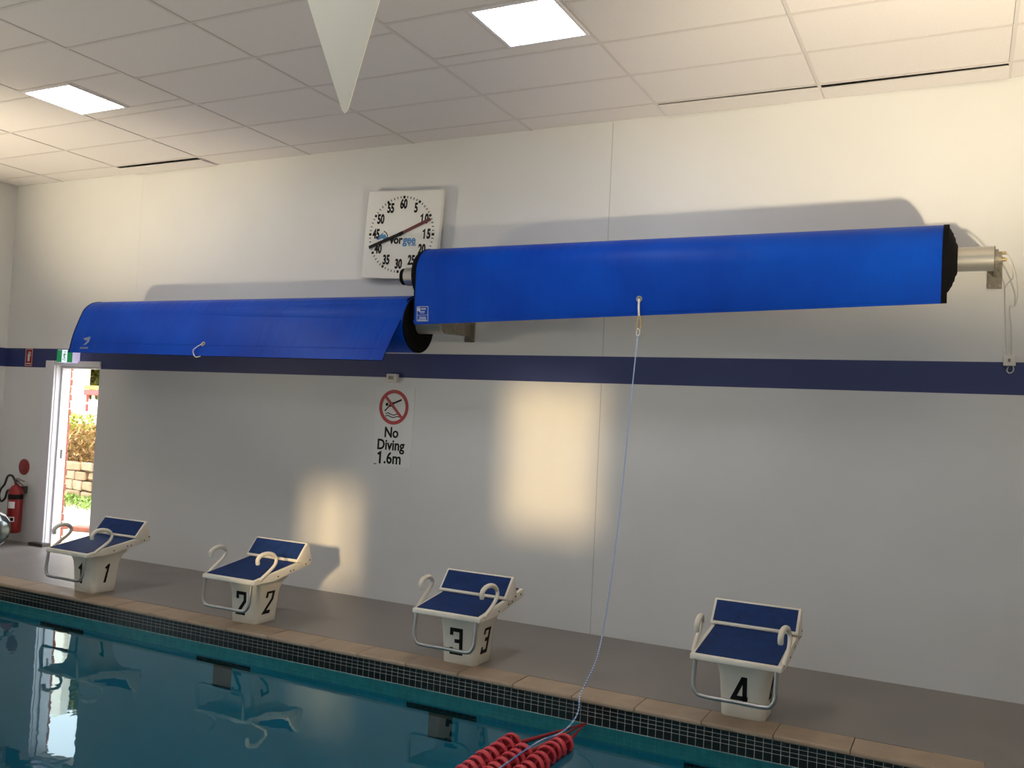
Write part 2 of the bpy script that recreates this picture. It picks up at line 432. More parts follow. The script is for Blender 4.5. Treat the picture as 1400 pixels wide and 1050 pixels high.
# pool basin
bm = bmesh.new()
bx(bm, PX0-.2, PX1+.2, PYN-.2, PY1+.2, -1.95, -1.75)
bx(bm, PX0-.2, PX1+.2, PY1+.004, PY1+.2, -1.75, -.25); bx(bm, PX0-.2, PX1+.2, PYN-.2, PYN, -1.75, -.25)
bx(bm, PX0-.2, PX0, PYN, PY1+.004, -1.75, -.25); bx(bm, PX1, PX1+.2, PYN, PY1+.004, -1.75, -.25)
basin = struct('floor_pool_basin', bm, 'basin')
for lx in (-6.82, -4.99, -3.06, -1.14):
    t = obj('lane_target', box(lx-.27, lx+.27, PY1-.001, PY1+.005, -.295, -.26), 'mosaic', basin)
    obj('target_stem', box(lx-.09, lx+.09, PY1-.001, PY1+.005, -.46, -.295), 'mosaic', t)
    obj('lane_line', box(lx-.1, lx+.1, PYN+1, PY1-1.0, -1.752, -1.748), 'mosaic', basin)
# waterline mosaic: grout bed, single tiles for the 300 that show largest, the rest joined
obj('grout_bed', box(PX0, PX1, PY1+.0005, PY1+.006, -.245, -.031), 'grout', basin)
PT = 0.048
rows = [(-.034, -.0563), (-.0585, -.0808), (-.0830, -.1053), (-.1075, -.1540)]
ncol = int((PX1-PX0)/PT)
big = None; small = None; rest = bmesh.new(); cnt = 0
for c in range(ncol):
    x0 = PX1-(c+1)*PT+.0012; x1 = PX1-c*PT-.0012
    for r, (zt, zb) in enumerate(rows):
        if cnt < 300 and x1 < -0.14 and r < 4:
            src = big if r >= 3 else small
            if src is None:
                src = obj('mosaic_tile', box(x0, x1, PY1-.0006, PY1+.002, zb, zt, bevel=.0004, seg=1), 'mosaic', basin, origin=None)
                cen = Vector(((x0+x1)/2, PY1, (zt+zb)/2))
                for v in src.data.vertices: v.co -= cen
                src.location = cen
                if r >= 3: big = src
                else: small = src
            else:
                inst('mosaic_tile', src, basin, ((x0+x1)/2, PY1+random.uniform(-.0002, .0002), (zt+zb)/2), (random.uniform(-.012, .012), 0, random.uniform(-.008, .008)))
            cnt += 1
        else:
            bx(rest, x0, x1, PY1-.0006, PY1+.002, zb, zt)
obj('mosaic_tile_band', rest, 'mosaic', basin, kind='stuff')
# water
bm = bmesh.new()
NX, NY = 2, 2
v = [bm.verts.new(p) for p in ((PX0, PYN, ZW), (PX1, PYN, ZW), (PX1, PY1, ZW), (PX0, PY1, ZW))]
bm.faces.new(v)
tag(obj('pool_water', bm, 'water'), 'still teal water filling the swimming pool', 'water', kind='stuff')

# ------------------------------------------------------------------ suspended ceiling
ceiling = struct('ceiling', box(XL-.16, XR+.16, YF-.16, .16, 4.45, 4.6), 'plenum')
GX = [XL] + [0.2-1.19*k for k in range(8, -1, -1)] + [1.39, XR]
def ylines(light):
    base = [0, -.29, -.88, -1.465] + ([-1.605, -2.20] if light else [-2.07])
    while base[-1] - .595 > YF+.05: base.append(base[-1]-.595)
    return base + [YF]
LIGHT_COLS = {-6.94: 'L', -2.18-1.19: 'R'}
tile_cache = {}
def ctile(x0, x1, y0, y1, dz=0.0, rot=None):
    w, d = round(x1-x0-.012, 3), round(y0-y1-.012, 3)
    if w < .03 or d < .03: return
    c = ((x0+x1)/2, (y0+y1)/2, ZC+.010+dz)
    if (w, d) in tile_cache: return inst('ceiling_tile', tile_cache[(w, d)], ceiling, c, rot)
    bm = bmesh.new(); bx(bm, -w/2, w/2, -d/2, d/2, 0, .014, bevel=.002, seg=1)
    o = obj('ceiling_tile', bm, 'ceil', ceiling); o.location = c
    if rot: o.rotation_euler = rot
    tile_cache[(w, d)] = o
    return o
bar_cache = {}
def tbar(x0, x1, y0, y1):
    k = (round(x1-x0, 3), round(y1-y0, 3)); c = ((x0+x1)/2, (y0+y1)/2, ZC)
    if k in bar_cache: return inst('t_bar', bar_cache[k], ceiling, c)
    bm = bmesh.new(); w, d = k; bx(bm, -w/2, w/2, -d/2, d/2, .0055, .009)
    if w > d: bx(bm, -w/2, w/2, -.002, .002, .009, .045)
    else: bx(bm, -.002, .002, -d/2, d/2, .009, .045)
    o = obj('t_bar', bm, 'tbar', ceiling); o.location = c; bar_cache[k] = o
light_cells = []
for i in range(len(GX)-1):
    x0, x1 = GX[i], GX[i+1]
    side = next((s for k, s in LIGHT_COLS.items() if abs(k-x0) < .02), None)
    Y = ylines(bool(side))
    if i > 0: tbar(x0-.012, x0+.012, YF, 0)
    for j in range(len(Y)-1):
        y0, y1 = Y[j], Y[j+1]
        if j > 0: tbar(x0+.012, x1-.012, y0-.012, y0+.012)
        yc = (y0+y1)/2
        if side and abs((y1-y0)+.595) < .02 and any(abs(yc-q) < .15 for q in (-1.9, -5.47, -9.04)):
            xm = (x0+x1)/2 if x1-x0 > 1.1 else x0+.595
            if side == 'L': light_cells.append((x0, xm, y0, y1)); ctile(xm, x1, y0, y1)
            else: light_cells.append((xm, x1, y0, y1)); ctile(x0, xm, y0, y1)
            tbar(xm-.012, xm+.012, y1+.012, y0-.012)
            continue
        if j == 0 and -2.2 < x0 < .1:          # cut strips along the wall that sit crooked, leaving dark slits
            big_gap = x0 > -1.2
            ctile(x0, x1, -.005, y1+(.062 if big_gap else .045), -.010, (0, 0, -.016 if big_gap else .010))
            continue
        if j == 0 and abs(x0+8.13) < .02:
            ctile(x0, x1, -.012, y1+.055, -.016, (.03, .0, .012)); continue
        ctile(x0, x1, y0, y1)

LLAB = {(-6.94, -1.605): 'square lit ceiling panel near the left edge, above the lower blue roller',
        (-2.775, -1.605): 'square lit ceiling panel at the top centre beside the white pennant'}
OUT = iter(['nearer the left wall, middle row', 'nearer the left wall, far row', 'nearer the right wall, middle row', 'nearer the right wall, far row', 'a', 'b', 'c'])
for (x0, x1, y0, y1) in light_cells:
    cx, cy = (x0+x1)/2, (y0+y1)/2
    lab = next((l for k, l in LLAB.items() if abs(k[0]-x0) < .03 and abs(k[1]-y0) < .03), None)
    t = thing('ceiling_light', (cx, cy, ZC), lab or 'square lit ceiling panel behind the camera, ' + next(OUT), 'light', 'square ceiling light panels')
    bm = bmesh.new(); w = .022
    bx(bm, x0+.012, x1-.012, y1+.012, y1+.012+w, ZC-.002, ZC+.02); bx(bm, x0+.012, x1-.012, y0-.012-w, y0-.012, ZC-.002, ZC+.02)
    bx(bm, x0+.012, x0+.012+w, y1+.012+w, y0-.012-w, ZC-.002, ZC+.02); bx(bm, x1-.012-w, x1-.012, y1+.012+w, y0-.012-w, ZC-.002, ZC+.02)
    bx(bm, x0+.012, x1-.012, y1+.012, y0-.012, ZC+.021, ZC+.06)
    obj('frame', bm, 'white_trim', t)
    obj('diffuser', box(x0+.034, x1-.034, y1+.034, y0-.034, ZC+.004, ZC+.012), 'panel', t)

# added unseen spots in made-up housings, for the warm glow overhead
def added_uplight(loc, target, label, power, size):
    loc = Vector(loc); d = (Vector(target)-loc).normalized()
    t = thing('added_uplight', loc, label, 'added lamp', 'added warm uplights')
    q = d.to_track_quat('-Z', 'Y')
    bm = bmesh.new(); lathe(bm, [(.16, .05), (.12, .09), (.0, .12), (-.02, .125)], (0, 0, 0), 'z', 20)
    for v in bm.verts: v.co = loc + q @ v.co
    # open the front: drop the front cap
    obj('housing', bm, 'bracket', t, smooth=40)
    bm = bmesh.new(); s = 1 if loc.x > -4 else -1; wx = XR if s > 0 else XL
    bx(bm, min(loc.x+s*.02, wx-s*.001), max(loc.x+s*.02, wx-s*.001), loc.y-.03, loc.y+.03, loc.z-.03, loc.z+.03)
    obj('arm', bm, 'bracket', t)
    ld = bpy.data.lights.new('added_spot', 'SPOT'); ld.energy = power; ld.color = (1.0, 0.84, 0.58)
    ld.spot_size = math.radians(size); ld.spot_blend = 1.0; ld.shadow_soft_size = 0.10
    lo = bpy.data.objects.new('added_spot', ld); col.objects.link(lo); lo.parent = t
    lo.location = d*.05; lo.rotation_euler = q.to_euler()
added_uplight((1.95, -3.7, 1.0), (0.05, -1.15, 4.13), 'added warm uplight on the right-hand wall with a narrow beam, out of view', FILL_NARROW, 60)
added_uplight((-9.87, -3.7, 1.0), (-8.45, -1.15, 4.13), 'added warm uplight on the left-hand wall with a narrow beam, out of view', FILL_NARROW*.66, 60)
added_uplight((1.95, -4.2, 0.8), (-3.0, -2.5, 4.6), 'added warm uplight on the right-hand wall with a wide beam, out of view', FILL_WIDE, 92)
added_uplight((-9.87, -4.2, 0.8), (-5.9, -2.4, 4.6), 'added warm uplight on the left-hand wall with a wide beam, out of view', FILL_WIDE, 92)

# ------------------------------------------------------------------ door
bm = bmesh.new()
bx(bm, DX0-.15, DX0, -.028, .0, 0, DZ+.05, bevel=.004, seg=1)                 # casing, left
bx(bm, DX0, DX1, -.028, .0, DZ, DZ+.05, bevel=.004, seg=1)                   # casing, head
bx(bm, DX0, DX0+.006, 0, .06, .0, DZ); bx(bm, DX0, DX0+.028, .06, .17, 0, DZ, bevel=.003, seg=1)   # jamb with its rebate
bx(bm, DX0+.028, DX1-.02, .06, .17, DZ-.028, DZ); bx(bm, DX1-.02, DX1, .0, .17, 0, DZ)
door = struct('door_1', bm, 'white_trim')
obj('strike_plate', box(DX0+.0275, DX0+.0295, .10, .125, .98, 1.08), 'bolt', door)
obj('threshold', box(DX0-.14, DX0+.10, -.10, .0, 0, .035), 'bolt', door)
obj('sill', box(DX0, DX1, 0, .2, -.02, .006), 'paving', door)
# brick reveal outside the left jamb
pier = struct('trim_5', box(DX0-.30, DX0-.012, .175, .210, 0, 2.4), 'mortar')
bproto = None
for k in range(26):
    ln = .23 if k % 2 == 0 else .215
    z0 = .005+k*.086
    o = obj('brick', box(DX0-.30, DX0+(.020 if k % 2 else .004), .172, .215, z0, z0+.076, bevel=.004, seg=1), 'brick', pier)

# ================================================================== STARTING BLOCKS
DIG = {'1': [[(.05, .80), (.24, 1.0), (.24, 0)]],
       '2': [[(0, .72), (0, 1), (.5, 1), (.5, .62), (.02, .0), (.52, 0)]],
       '3': [[(0, .76), (0, 1), (.5, 1), (.5, 0), (0, 0), (0, .22)], [(.16, .52), (.5, .52)]],
       '4': [[(.44, 0), (.44, 1), (.36, 1), (.0, .27), (.56, .27)]]}
def rrect(hx, hy, r, n=4):
    P = []
    for cx, cy, a0 in ((hx-r, hy-r, 0), (-hx+r, hy-r, PI/2), (-hx+r, -hy+r, PI), (hx-r, -hy+r, 1.5*PI)):
        for k in range(n+1):
            a = a0+PI/2*k/n; P.append((cx+r*math.cos(a), cy+r*math.sin(a)))
    return P
BY = -1.25
def ztop(y): return .372+.160*(y+1.565)
def start_block(cx, num, wy, label):
    t = thing('starting_block', (cx, BY, 0), label, 'starting block', 'starting blocks along the pool end')
    # pedestal: lofted rounded rectangle, flaring at the top
    bm = bmesh.new(); rings = []
    PCX = cx+.016
    for z, hx, y0, y1, r in ((0, .126, -.142, .098, .038), (.004, .130, -.146, .102, .046), (.06, .133, -.149, .106, .048), (.22, .144, -.157, .118, .048), (.262, .151, -.161, .124, .046),
                         (.295, .162, -.167, .134, .044), (.318, .178, -.174, .146, .042), (.335, .196, -.182, .160, .038), (.352, .206, -.188, .170, .034)):
        hy, yc = (y1-y0)/2, (y0+y1)/2
        rings.append([bm.verts.new((PCX+p[0]-(.016 if z > .3 else 0), BY+yc+p[1], z + (.16*(BY+p[1]+1.42) if z > .34 else 0))) for p in rrect(hx, hy, r, 5)])
    for A, B in zip(rings, rings[1:]):
        m = len(A)
        for k in range(m): bm.faces.new((A[k], A[(k+1) % m], B[(k+1) % m], B[k]))
    bm.faces.new(rings[0][::-1]); bm.faces.new(rings[-1])
    obj('pedestal', bm, 'gel', t, smooth=50)
    # numbers on the front and on the right-hand side
    tx, ty = (.144-.133)/.16, (.157-.149)/.16
    H = .155; z0 = .075; W = H
    def TF(u, v, d): z = z0+v; return Vector((cx-.036+u, BY-(.149+ty*(z-.06))-d-.0005, z))
    bm = bmesh.new()
    for s in DIG[num]: stroke(bm, [(p[0]*W*.95, p[1]*H) for p in s], .026, TF)
    obj('number_front', bm, 'black', t)
    def TS(u, v, d): z = z0+.01+v; return Vector((PCX+.133+tx*(z-.06)+d+.0005, BY-.068+u*.92+.18*v, z))
    bm = bmesh.new()
    for s in DIG[num]: stroke(bm, [(p[0]*W*.95, p[1]*H) for p in s], .026, TS)
    obj('number_side', bm, 'black', t)
    # sloping platform
    bm = bmesh.new(); hw = .262
    P = [(-1.572, .340), (-1.567, ztop(-1.567)), (-.925, ztop(-.925)), (-.918, .418), (-1.36, .338), (-1.375, .352), (-1.50, .336)]
    prism(bm, P, 'x', cx-hw, cx+hw, bevel=.007, seg=2)
    pl = obj('platform', bm, 'gel', t, smooth=40)
    for yy, zz in ((-1.30, .375), (-1.16, .400), (-1.12, .402), (-.97, .440)):
        obj('bolt', lathe(bmesh.new(), [(hw-.001, .0065), (hw+.003, .006)], (cx, yy, zz), 'x', 8), 'bolt', pl)
    bm = bmesh.new()
    prism(bm, [(-1.548, ztop(-1.548)-.002), (-.945, ztop(-.945)-.002), (-.945, ztop(-.945)+.004), (-1.548, ztop(-1.548)+.004)], 'x', cx-.236, cx+.236)
    obj('foot_mat', bm, 'mat_blue', t)
    # adjustable back wedge
    bm = bmesh.new(); zb = ztop(wy)
    P = [(wy, zb+.006), (wy-.003, zb+.020), (wy+.108, zb+.152), (wy+.128, zb+.150), (wy+.178, zb+.010), (wy+.165, zb-.030), (wy+.085, zb-.030), (wy+.05, zb+.008)]
    prism(bm, P, 'x', cx-.268, cx+.268, bevel=.006, seg=2)
    wd = obj('back_wedge', bm, 'gel', t, smooth=40)
    for yy, zz in ((wy+.15, zb+.012), (wy+.10, zb-.015)):
        obj('bolt', lathe(bmesh.new(), [(.267, .0065), (.271, .006)], (cx, yy, zz), 'x', 8), 'bolt', wd)
    d = Vector((.111, .132)).normalized(); nn = Vector((-d.y, d.x))
    a = Vector((wy-.003, zb+.020))+d*.014; b = Vector((wy-.003, zb+.020))+d*.160
    bm = bmesh.new(); prism(bm, [tuple(a-nn*.002), tuple(b-nn*.002), tuple(b+nn*.004), tuple(a+nn*.004)], 'x', cx-.252, cx+.252)
    obj('wedge_mat', bm, 'mat_blue', t)
    # hook handles
    for s in (-1, 1):
        hp = [(.258, -1.505, .368), (.262, -1.468, .394), (.266, -1.414, .426), (.264, -1.350, .470), (.258, -1.330, .514), (.252, -1.362, .548), (.247, -1.415, .562),
              (.242, -1.475, .556), (.240, -1.514, .528), (.240, -1.512, .487)]
        pts = catmull([(cx+s*p[0], p[1], p[2]) for p in hp], 5); m = len(pts)
        rr = [(.0125 if i < m*.45 else .0125+.004*min(1, (i-m*.45)/(m*.1))) for i in range(m)]; rr[-1] *= .8
        obj('handle', tube(bmesh.new(), pts, rr, 12), 'gel', t, smooth=60)
    # steel backstroke bar
    b0 = .232; P = [(-b0, .345), (-b0, .200), (-b0+.018, .160), (-b0+.058, .142), (b0-.058, .142), (b0-.018, .160), (b0, .200), (b0, .345)]
    pts = []
    for i in range(len(P)): pts.append((cx+P[i][0], -1.560-(.345-P[i][1])*.10, P[i][1]))
    seg = [pts[0], tuple((Vector(pts[0])+Vector(pts[1]))/2)] + pts[1:4] + [tuple((Vector(pts[3])*.5+Vector(pts[4])*.5))] + pts[4:7] + [tuple((Vector(pts[6])+Vector(pts[7]))/2), pts[7]]
    obj('grip_bar', tube(bmesh.new(), catmull(seg, 5), .0125, 12), 'steel', t, smooth=60)
    return t
start_block(-6.82, '1', -1.085, 'white starting block numbered 1 with blue mats, nearest the open door')
b2 = start_block(-4.99, '2', -1.085, 'white starting block numbered 2, casting a shadow on the wall')
start_block(-3.06, '3', -1.215, 'white starting block numbered 3, its wedge set forward of the rear edge')
start_block(-1.14, '4', -1.085, 'white starting block numbered 4, farthest right, seen almost head-on')

# ================================================================== POOL COVER ROLLERS
def interp_profile(P, n):
    P = [Vector(p) for p in P]; L = [0]
    for a, b in zip(P, P[1:]): L.append(L[-1]+(b-a).length)
    out = []
    for k in range(n):
        s = L[-1]*k/(n-1); i = max(j for j in range(len(L)) if L[j] <= s+1e-9); i = min(i, len(P)-2)
        f = (s-L[i])/(L[i+1]-L[i]); out.append(P[i].lerp(P[i+1], f))
    return out
def flap_profile(cy, cz, R, aleave, tail, n=26):
    P = []
    a0 = 50
    for k in range(24):
        a = math.radians(a0+(aleave-a0)*k/23); P.append((cy+R*math.cos(a), cz+R*math.sin(a)))
    full = [Vector((p[0], p[1])) for p in P]
    if tail:
        e = full[-1]; e0 = full[-2]; pts = [e0, e] + [Vector(q) for q in tail]
        sm = catmull([Vector((q.x, q.y, 0)) for q in pts], 6)
        full = full[:-2] + [Vector((q.x, q.y)) for q in sm]
    return interp_profile(full, 44)
class Flap:
    def __init__(s, x0, x1, pA, pB, seed, wave):
        s.x0, s.x1, s.A, s.B, s.wave, s.ph = x0, x1, pA, pB, wave, seed
    def at(s, u, k):
        t = k/(len(s.A)-1); i = min(int(k), len(s.A)-2); f = k-i
        p = s.A[i].lerp(s.A[i+1], f).lerp(s.B[i].lerp(s.B[i+1], f), u)
        amp = s.wave*max(0, (t-.55)/.45)
        dy = amp*(math.sin(u*9+s.ph)+.6*math.sin(u*23+2*s.ph)+.3*math.sin(u*47+s.ph))
        return Vector((s.x0+(s.x1-s.x0)*u, p.x+dy, p.y))
    def mesh(s, th=.009, N=90):
        bm = bmesh.new(); n = len(s.A); O = []; I = []
        for a in range(N+1):
            u = a/N; ro = []; ri = []
            for k in range(n):
                p = s.at(u, k); q0 = s.at(u, max(0, k-1)); q1 = s.at(u, min(n-1, k+1)); d = (q1-q0).normalized()
                nrm = Vector((0, d.z, -d.y))     # outward
                ro.append(bm.verts.new(p+nrm*0)); ri.append(bm.verts.new(p-nrm*th))
            O.append(ro); I.append(ri)
        for a in range(N):
            for k in range(n-1):
                bm.faces.new((O[a][k], O[a+1][k], O[a+1][k+1], O[a][k+1])).material_index = 0
                bm.faces.new((I[a][k], I[a][k+1], I[a+1][k+1], I[a+1][k])).material_index = 1
            bm.faces.new((O[a][0], I[a][0], I[a+1][0], O[a+1][0])).material_index = 1
            bm.faces.new((O[a][n-1], O[a+1][n-1], I[a+1][n-1], I[a][n-1])).material_index = 1
        for a in (0, N):
            for k in range(n-1): bm.faces.new((O[a][k], O[a][k+1], I[a][k+1], I[a][k])).material_index = 1
        return bm
    def strip(s, u0, u1, k0, k1, d, nu=24, nk=20):
        """thin band lying on the outside of the sheet"""
        bm = bmesh.new(); G = []
        for a in range(nu+1):
            u = u0+(u1-u0)*a/nu; r = []
            for b in range(nk+1):
                k = k0+(k1-k0)*b/nk; p = s.at(u, k); q = s.at(u, min(len(s.A)-1, k+.4)); q0 = s.at(u, max(0, k-.4)); dd = (q-q0).normalized()
                nr = Vector((0, dd.z, -dd.y))
                r.append((bm.verts.new(p+nr*d), bm.verts.new(p-nr*.001)))
            G.append(r)
        for a in range(nu):
            for b in range(nk):
                for z in (0, 1): bm.faces.new((G[a][b][z], G[a+1][b][z], G[a+1][b+1][z], G[a][b+1][z]))
        for a in range(nu):
            for b in (0, nk): bm.faces.new((G[a][b][0], G[a+1][b][0], G[a+1][b][1], G[a][b][1]))
        for b in range(nk):
            for a in (0, nu): bm.faces.new((G[a][b][0], G[a][b+1][0], G[a][b+1][1], G[a][b][1]))
        return bm

def wall_bracket(t, xa, cy, cz, x0, x1, z0, z1, R):
    bm = bmesh.new(); bx(bm, x0, x1, -.012, 0, z0, z1, bevel=.002, seg=1)
    b = obj('wall_bracket', bm, 'bracket', t)
    bm = bmesh.new()
    P = [(-.012, cz-.055), (-.012, cz+.055)]
    for k in range(9):
        a = math.radians(90+180*k/8); P.append((cy+(R+.004)*math.cos(a), cz+(R+.004)*math.sin(a)))
    prism(bm, P, 'x', xa-.008, xa+.008)
    obj('bracket_arm', bm, 'bracket', b)
    for zz in (z0+.02, z1-.02):
        for xx in (x0+.015, x1-.015):
            obj('bolt', lathe(bmesh.new(), [(-.012, .007), (-.019, .006)], (xx, 0, zz), 'y', 8), 'steel', b)
    return b

def roller(label, x0, x1, cy, cz, R, tx0, tx1, tr, flap, end_l, end_r, rollname='cover_roll'):
    t = thing('pool_cover_roller', ((x0+x1)/2, 0, cz), label, 'pool cover', 'wall-mounted pool cover rollers')
    obj('axle_tube', lathe(bmesh.new(), [(tx0, tr-.004), (tx0+.003, tr), (tx1-.003, tr), (tx1, tr-.004)], (0, cy, cz), 'x', 32), 'alu', t, smooth=40)
    obj('cover_roll', lathe(bmesh.new(), [(x0+.012, R-.012), (x1-.012, R-.012)], (0, cy, cz), 'x', 48), 'cover', t, smooth=40)
    for sgn, xe, prof in ((-1, x0, end_l), (1, x1, end_r)):
        pr = [(xe-sgn*.05, R-.014)] + [(xe+sgn*a, r) for a, r in prof]
        obj('roll_end', lathe(bmesh.new(), pr if sgn > 0 else pr, (0, cy, cz), 'x', 48), 'foam', t, smooth=30)
    f = obj('cover_flap', flap.mesh(), ['cover', 'foam'], t, smooth=60)
    return t, f

STEP = [(.0, .208), (.004, .200), (.010, .192), (.016, .178), (.024, .168), (.027, .150), (.036, .138), (.040, .110), (.048, .098), (.052, .082)]
# upper roller, right
RC, RZc, RR = -.410, 2.846, .224
XA, XB = -4.055, -.125
fA = flap_profile(RC, RZc, RR, 176, [(-.634, 2.70), (-.632, 2.55), (-.622, 2.412)])
fB = flap_profile(RC, RZc, RR, 176, [(-.634, 2.74), (-.634, 2.64), (-.628, 2.535)])
flapR = Flap(XA, XB, fA, fB, 1.0, .0022)
tR, fR = roller('upper blue pool cover roller on the right, with pull rope hanging from it', XA, XB, RC, RZc, RR, -4.275, .135, .078, flapR,
                [(.0, .220), (.025, .218), (.05, .206), (.065, .175), (.075, .13), (.08, .082)], STEP)
obj('edge_trim', flapR.strip(.9915, 1.0, 2, 43, .003, 2, 40), 'foam', fR, smooth=60)
obj('edge_trim', flapR.strip(0, .0025, 2, 43, .003, 2, 40), 'foam', fR, smooth=60)
obj('hem', flapR.strip(.0, .99, 41.4, 41.9, .003, 60, 2), 'cover', fR)
obj('axle_flange', lathe(bmesh.new(), [(-4.315, .05), (-4.312, .070), (-4.277, .070), (-4.275, .05)], (0, RC, RZc), 'x', 24), 'foam', tR, smooth=40)
obj('end_cap', lathe(bmesh.new(), [(.135, .079), (.139, .079), (.139, .045), (.175, .042), (.177, .02)], (0, RC, RZc), 'x', 24), 'bracket', tR, smooth=30)
wall_bracket(tR, .149, RC, RZc, .105, .192, 2.714, 2.93, .055)
wall_bracket(tR, -4.283, RC, RZc, -4.33, -4.24, 2.714, 2.93, .055)
obj('cable_gland', lathe(bmesh.new(), [(.175, .014), (.195, .014), (.197, .009), (.205, .009)], (0, RC-.01, RZc-.01), 'x', 12), 'brass', tR, smooth=30)
obj('cable_gland', lathe(bmesh.new(), [(.175, .010), (.20, .010)], (0, RC-.01, RZc+.032), 'x', 12), 'brass', tR, smooth=30)

# lower roller, left
LC, LZc, LR = -.415, 2.432, .247
XC, XD = -8.03, -4.13
gA = flap_profile(LC, LZc, LR, 148, [(-.672, 2.45), (-.725, 2.30), (-.762, 2.130)])
gB = flap_profile(LC, LZc, LR, 128, [(-.640, 2.47), (-.755, 2.30), (-.880, 2.098)])
flapL = Flap(XC, XD-.03, gA, gB, 2.4, .004)
tL, fL = roller('lower blue pool cover roller on the left, its flap flaring out from the roll', XC, XD, LC, LZc, LR, -8.2, -3.875, .075, flapL,
                [(.0, .235), (.02, .2), (.03, .15), (.04, .1), (.045, .08)], [(.0, .235), (.004, .228), (.006, .2), (.008, .15), (.010, .1), (.012, .078)])
obj('edge_trim', flapL.strip(0, .0022, 2, 43, .003, 2, 40), 'foam', fL, smooth=60)
obj('hem', flapL.strip(.004, .998, 37.6, 38.0, .003, 60, 2), 'cover', fL)
wall_bracket(tL, -3.865, LC, LZc, -3.912, -3.818, 2.328, 2.52, .07)
wall_bracket(tL, -8.21, LC, LZc, -8.26, -8.16, 2.328, 2.52, .07)

def on_flap(fl, x, z):
    u = (x-fl.x0)/(fl.x1-fl.x0)
    k = min([q*.05 for q in range(22*20, 43*20+1)], key=lambda q: abs(fl.at(u, q).z-z))
    p = fl.at(u, k); a = fl.at(u, max(0, k-.5)); b = fl.at(u, min(43, k+.5)); d = (a-b).normalized()   # up along sheet
    nrm = Vector((0, -d.z, d.y)); nrm = nrm if nrm.y < 0 else -nrm
    return p, d, nrm
def flapT(fl, x, z):
    p, up, n = on_flap(fl, x, z)
    return lambda u, v, d=0.0: p+Vector((1, 0, 0))*u+up*v+n*(d+.003)
# eyelets
def eyelet(fl, f, x, z):
    T = flapT(fl, x, z)
    bm = ring2(bmesh.new(), 0, 0, .011, .023, T, .004, 20); e = obj('eyelet', bm, 'steel', f)
    bm = bmesh.new(); poly2(bm, [(.011*math.cos(2*PI*k/12), .011*math.sin(2*PI*k/12)) for k in range(12)], T, .001)
    obj('eyelet_hole', bm, 'black', e)
    return T(0, 0, .004)
eyR = eyelet(flapR, fR, -2.125, 2.592)
eyL = eyelet(flapL, fL, -6.20, 2.222)
# short cord loop on the lower flap
pts = catmull([eyL+Vector((0, 0, 0)), eyL+Vector((-.03, -.02, -.02)), eyL+Vector((-.065, -.045, -.06)), eyL+Vector((-.055, -.045, -.105)), eyL+Vector((-.02, -.05, -.125)), eyL+Vector((.01, -.03, -.115))], 6)
obj('cord_loop', tube(bmesh.new(), pts, .0045, 8), 'white_plastic', fL, smooth=60)
# printed labels on the flaps
T = flapT(flapR, -3.965, 2.500)
bm = bmesh.new(); a, b = .052, .058
stroke(bm, [(-a, -b), (a, -b), (a, b), (-a, b), (-a, -b)], .005, T, .001)
stroke(bm, [(-a, -.010), (a, -.010)], .003, T, .001)
poly2(bm, [(-.034+.016*math.cos(q*PI/6), .036+.016*math.sin(q*PI/6)) for q in range(12)], T, .001)
for (u0, u1, v, w) in ((-.012, .034, .040, .013), (-.030, .024, .018, .009), (-.022, .020, .006, .005), (-.036, .034, -.022, .003), (-.030, .036, -.034, .012), (-.042, .042, -.049, .009)):
    for q in range(6):
        s0 = u0+(u1-u0)*q/6; stroke(bm, [(s0, v), (s0+(u1-u0)/6*.72, v)], w, T, .001)
obj('printed_label', bm, 'print_pale', fR)
T = flapT(flapL, -7.80, 2.218)
bm = bmesh.new()
poly2(bm, [(-.05, .055), (.05, .075), (.045, .02), (.015, -.01), (-.03, -.015), (.0, .01), (.015, .035), (-.02, .035)], T, .001)
for q in range(5): stroke(bm, [(-.06+q*.024, -.045), (-.042+q*.024, -.045)], .018, T, .001)
obj('printed_logo', bm, 'print_grey', fL)

# pull rope with a clip, running down into the pool
rp = [eyR+Vector((0, -.004, -.01)), Vector((-2.113, -.655, 2.50)), Vector((-2.114, -.66, 2.46))]
rt = thing('pull_rope', (-2.06, -1.56, 0.02), 'thin blue and white pull rope hanging from the upper cover into the pool', 'rope')
pts = catmull([(-2.112, -.670, 2.33), (-2.116, -.72, 2.004), (-2.111, -.82, 1.487), (-2.106, -.90, 1.086), (-2.097, -1.05, .609), (-2.085, -1.19, .318), (-2.066, -1.34, .172),
               (-2.066, -1.49, .075), (-2.062, -1.60, .018), (-2.030, -1.70, -.045), (-2.018, -1.83, -.083), (-2.030, -1.98, -.100), (-2.062, -2.20, -.088), (-2.060, -2.58, -.082), (-2.055, -3.1, -.082), (-2.07, -3.7, -.085), (-2.06, -4.4, -.085)], 6)
obj('rope', tube(bmesh.new(), pts, .0043, 8), 'rope', rt, smooth=60)
lp = catmull([eyR, Vector((-2.118, -.66, 2.53)), Vector((-2.113, -.662, 2.46))], 6)
obj('white_loop', tube(bmesh.new(), lp, .008, 8), 'white_plastic', rt, smooth=60)
cl = [Vector((-2.110+.016*math.sin(q), -.664, 2.415+.048*math.cos(q))) for q in [2*PI*k/20 for k in range(20)]]
obj('snap_clip', tube(bmesh.new(), cl, .0055, 8, closed=True), 'brass', rt, smooth=60)
pts = [Vector((-2.112+.012*math.sin(q), -.668, 2.345+.026*math.cos(q))) for q in [2*PI*k/14 for k in range(14)]]
obj('rope_knot', tube(bmesh.new(), pts, .005, 8, closed=True), 'white_plastic', rt, smooth=60)

